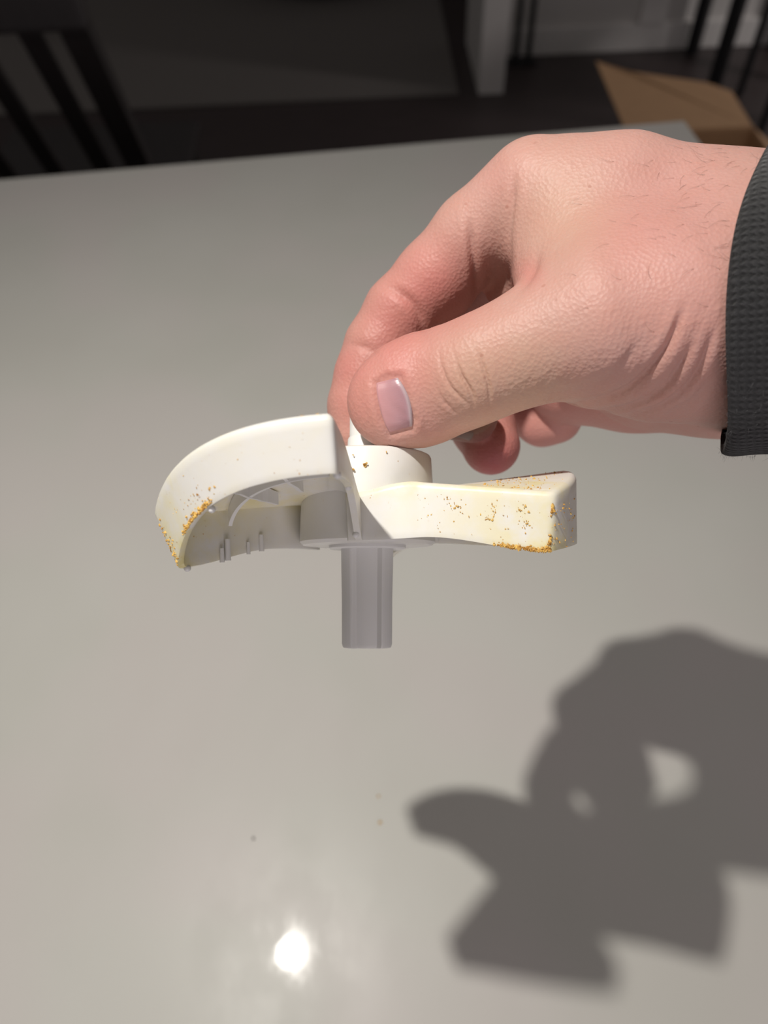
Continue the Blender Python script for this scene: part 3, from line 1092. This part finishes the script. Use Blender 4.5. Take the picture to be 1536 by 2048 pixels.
hand = hmesh
HW = (C[None, :] + (HV / 1000.0) @ M.T)
base_pt = W(px(1490, 590, 0.180))
hand.vertices.foreach_set('co', (HW - np.array(base_pt)).astype(np.float32).ravel())
hand.update(); hand.shade_smooth()
ca = hand.color_attributes.new('tone', 'FLOAT_COLOR', 'POINT')
ca.data.foreach_set('color', np.concatenate([np.clip(tone, 0, 1), np.ones((len(tone), 1))], 1).astype(np.float32).ravel())
hand.materials.append(SKIN)
person = bpy.data.objects.new('person', hand); COL.objects.link(person)
person.location = base_pt
tag(person, 'hand of a person in a dark knit sleeve gripping the paddle shaft', 'person')


def field_at(p):
    q_ = (p - LO) / H_MM
    i = np.floor(q_).astype(int)
    if (i < 0).any() or (i >= np.array(FIELD.shape) - 1).any(): return 5.0
    t = q_ - i; r = 0.0
    for a in (0, 1):
        for b in (0, 1):
            for c_ in (0, 1):
                w = (t[0] if a else 1 - t[0]) * (t[1] if b else 1 - t[1]) * (t[2] if c_ else 1 - t[2])
                r += w * FIELD[i[0] + a, i[1] + b, i[2] + c_]
    return r


def grad_at(p, e=0.6):
    g = np.array([field_at(p + d) - field_at(p - d) for d in np.eye(3) * e]); return g / (np.linalg.norm(g) + 1e-9)


def hit(u, v, z0=135.0, z1=280.0):
    z = z0
    while z < z1:
        d = field_at(px(u, v, z))
        if d < 0.02: return px(u, v, z)
        z += max(0.1, min(d, 2.0) * 0.8)
    return None


def nail(name, corners, lift, thick, tones, zr=(135, 280), parent=person, label=None):
    """corners: four pixel points (free-edge top, free-edge bottom, root bottom, root top)."""
    nu_, nv_ = 14, 18
    a, b, c_, d = [np.array(p, float) for p in corners]
    pts, cols = [], []
    for i in range(nu_ + 1):
        s = i / nu_
        for j in range(nv_ + 1):
            t = j / nv_
            p2 = (1 - s) * ((1 - t) * a + t * b) + s * ((1 - t) * d + t * c_)
            bow = 4 * t * (1 - t)
            p2 = p2 + (a - d) * 0.10 * (1 - s) * (bow - 0.5) + (d - a) * 0.20 * s * (bow - 0.5)
            h_ = hit(p2[0], p2[1], *zr)
            if h_ is None: return None
            pts.append((h_, grad_at(h_, 1.5)))
            cols.append(np.array(tones[0]) * (1 - s) + np.array(tones[1]) * s if s < 0.86 else np.array(tones[2]))
    V, Fs = [], []
    n1 = nv_ + 1
    for k in (0, 1):
        for idx_, (p, g) in enumerate(pts):
            s = (idx_ // n1) / nu_; t = (idx_ % n1) / nv_
            edge = min(1, 7 * min(t, 1 - t)) * min(1, 6 * (1 - s) + 0.15)
            up = lift * edge - 0.15 * (1 - edge)
            V.append(p + g * (up if k == 0 else up - thick))
    N = len(pts)
    for i in range(nu_):
        for j in range(nv_):
            q_ = (i * n1 + j, i * n1 + j + 1, (i + 1) * n1 + j + 1, (i + 1) * n1 + j)
            Fs.append(q_); Fs.append(tuple(N + x for x in q_[::-1]))
    rim = [j for j in range(n1)] + [i * n1 + nv_ for i in range(1, nu_ + 1)] + [nu_ * n1 + j for j in range(nv_ - 1, -1, -1)] + [i * n1 for i in range(nu_ - 1, 0, -1)]
    for x, y in zip(rim, rim[1:] + rim[:1]): Fs.append((x, N + x, N + y, y))
    Wv = [W(np.array(p) / 1000.0) - base_pt for p in V]
    o = mesh_obj(name, Wv, Fs, NAIL, parent)
    bm = bmesh.new(); bm.from_mesh(o.data); bmesh.ops.recalc_face_normals(bm, faces=bm.faces)
    uvl = bm.loops.layers.uv.new('UVMap')
    for f_ in bm.faces:
        f_.smooth = True
        for l in f_.loops:
            k = l.vert.index % N; l[uvl].uv = ((k // n1) / nu_, (k % n1) / nv_)
    bm.to_mesh(o.data); bm.free()
    at = o.data.color_attributes.new('tone', 'FLOAT_COLOR', 'POINT')
    cc = np.array(cols + cols); at.data.foreach_set('color', np.concatenate([cc, np.ones((len(cc), 1))], 1).astype(np.float32).ravel())
    if label: o['label'] = label
    return o


nail('thumbnail', [(750, 766), (776, 866), (829, 852), (800, 754)], 0.28, 0.7, [(0.52, 0.27, 0.28), (0.36, 0.205, 0.235), (0.46, 0.35, 0.37)], (135, 200), label='short pinkish mauve thumbnail')

nail('fingernail', [(948, 862), (938, 882), (903, 872), (908, 858)], 0.25, 0.6, [(0.44, 0.33, 0.31), (0.40, 0.25, 0.23), (0.42, 0.28, 0.26)], (206, 245))
nail('fingernail', [(946, 938), (930, 926), (925, 894), (944, 892)], 0.25, 0.6, [(0.36, 0.26, 0.26), (0.34, 0.18, 0.18), (0.34, 0.2, 0.2)], (206, 260))

# sleeve: a knit tube round the wrist and forearm
AXD = unit((0.90, 0.02, -0.44))
AX0 = px(1478, 606, 184.0)
up_ = unit(np.array([0, -1, 0]) - AXD * np.dot([0, -1, 0], AXD))
sd_ = unit(np.cross(AXD, up_))
if sd_[2] > 0: sd_ = -sd_         # sd_ points to the lens
NA, NL = 96, 60
V, Fs, UVs = [], [], []
for shell in (0, 1):
    for j in range(NL + 1):
        t = j / NL
        for k in range(NA):
            a = 2 * math.pi * k / NA
            ca_, sa_ = math.cos(a), math.sin(a)
            cuff = 3.0 * ca_ + 4.0 * (ca_ ** 3 if ca_ > 0 else 0) + 1.2 * math.sin(3 * a)
            s = cuff * (1 - t) + 230 * t ** 1.5
            ry = 35.5 + 8 * t + 0.6 * math.sin(5 * a + 3 * t); rx = 31.0 + 10 * t + 0.6 * math.sin(4 * a + 9 * t)
            roll = 1.0 * math.exp(-((t - 0.04) / 0.05) ** 2)
            off_ = 0 if shell == 0 else -2.2
            p = AX0 + AXD * s + up_ * ca_ * (ry + off_ + roll) + sd_ * sa_ * (rx + off_ + roll)
            V.append(p); UVs.append((k / NA, s / 240.0))
n1 = (NL + 1) * NA
for j in range(NL):
    for k in range(NA):
        k2 = (k + 1) % NA
        q_ = (j * NA + k, j * NA + k2, (j + 1) * NA + k2, (j + 1) * NA + k)
        Fs.append(q_); Fs.append(tuple(n1 + x for x in q_[::-1]))
for k in range(NA):
    k2 = (k + 1) % NA
    Fs.append((k, n1 + k, n1 + k2, k2)); e0 = NL * NA; Fs.append((e0 + k, e0 + k2, n1 + e0 + k2, n1 + e0 + k))
slv = mesh_obj('sleeve', [W(p / 1000.0) - base_pt for p in V], Fs, KNIT, person, True)
bm = bmesh.new(); bm.from_mesh(slv.data); bmesh.ops.recalc_face_normals(bm, faces=bm.faces)
uvl = bm.loops.layers.uv.new('UVMap')
for f_ in bm.faces:
    us = [UVs[l.vert.index] for l in f_.loops]
    wrap = max(u[0] for u in us) - min(u[0] for u in us) > 0.5
    for l, u in zip(f_.loops, us): l[uvl].uv = (u[1] * 1.0, (u[0] + (1 if wrap and u[0] < 0.5 else 0)))
bm.to_mesh(slv.data); bm.free()
slv['label'] = 'charcoal knit sleeve cuff'


# fine hairs on the back of the hand and wool fuzz on the cuff
def strands(name, roots, mat, parent, rad, label=None):
    V, Fs = [], []
    for pts in roots:
        n = len(pts)
        for i, p in enumerate(pts):
            t = np.array(pts[min(n - 1, i + 1)]) - np.array(pts[max(0, i - 1)]); t /= np.linalg.norm(t) + 1e-9
            a = np.cross(t, (0.3, 0.5, 0.8)); a /= np.linalg.norm(a); b = np.cross(t, a)
            r = rad * (1 - 0.75 * i / (n - 1))
            for k in range(3):
                th = 2 * math.pi * k / 3; V.append(np.array(p) + r * (math.cos(th) * a + math.sin(th) * b))
        s0 = len(V) - 3 * n
        for i in range(n - 1):
            for k in range(3):
                k2 = (k + 1) % 3; Fs.append((s0 + i * 3 + k, s0 + i * 3 + k2, s0 + i * 3 + 3 + k2, s0 + i * 3 + 3 + k))
    o = mesh_obj(name, [W(p / 1000.0) - base_pt for p in V], Fs, mat, parent)
    o['kind'] = 'stuff'
    if label: o['label'] = label
    return o


hs = []
for _ in range(105):
    u = 1536 - abs(RNG.normal(0, 190)); v = 290 + abs(RNG.normal(0, 170))
    if not (1120 < u < 1530 and 270 < v < 720): continue
    h_ = hit(u, v, 135, 215)
    if h_ is None: continue
    g = grad_at(h_, 1.0)
    d = unit(np.array([-1.0, RNG.normal(-0.1, 0.6), 0])); d = d - g * (d @ g); d = unit(d)
    Lh = RNG.uniform(1.5, 4.0); cv = RNG.normal(0, 0.55)
    side_ = np.cross(g, d); pts = []
    for i in range(7):
        s = i / 6
        pts.append(h_ + d * Lh * s + side_ * Lh * cv * s * s + g * (0.05 + Lh * 0.22 * s * (1.2 - s)))
    hs.append(pts)
strands('arm_hair', hs, HAIR, person, 0.026, 'sparse fine dark hairs')
fz = []
for _ in range(1100):
    a = RNG.uniform(0, 2 * math.pi); t = abs(RNG.normal(0, 0.12))
    ca_, sa_ = math.cos(a), math.sin(a)
    s = (3.0 * ca_ + 4.0 * (ca_ ** 3 if ca_ > 0 else 0) + 1.2 * math.sin(3 * a)) * (1 - t) + 230 * t ** 1.5
    nrm = up_ * ca_ + sd_ * sa_
    p = AX0 + AXD * s + up_ * ca_ * (36 + 8 * t) + sd_ * sa_ * (31.6 + 10 * t)
    d = unit(RNG.normal(0, 1, 3) + nrm * 0.7); e = unit(RNG.normal(0, 1, 3)); Lh = RNG.uniform(0.6, 1.8)
    fz.append([p + d * Lh * q_ + e * Lh * 0.5 * q_ * q_ for q_ in (0, 0.35, 0.7, 1.0)])
strands('wool_fuzz', fz, FUZZ, person, 0.03)

# two specks and crumbs fallen on the worktop
for (u, v, r) in ((757, 1593, 0.0007), (760, 1645, 0.0009), (507, 1677, 0.0008)):
    p = on_level(u, v, TOP)
    bm = bmesh.new(); bmesh.ops.create_icosphere(bm, subdivisions=2, radius=r)
    for v_ in bm.verts: v_.co *= 1 + RNG.uniform(-0.25, 0.25)
    bmesh.ops.scale(bm, vec=(1, 1, 0.6), verts=bm.verts)
    o = bm_obj('crumb', bm, CRUMB if u > 600 else SPECK, None, True)
    o.location = (p.x, p.y, TOP + r * 0.5)
    if u < 600: tag(o, 'tiny dark grey crumb lying alone on the worktop near the lamp reflection', 'crumb', 'crumbs on the worktop')
    else: tag(o, 'tiny crumb on the worktop, the one of a pair ' + ('farther from' if v < 1620 else 'closer to') + ' the lamp reflection', 'crumb', 'crumbs on the worktop')
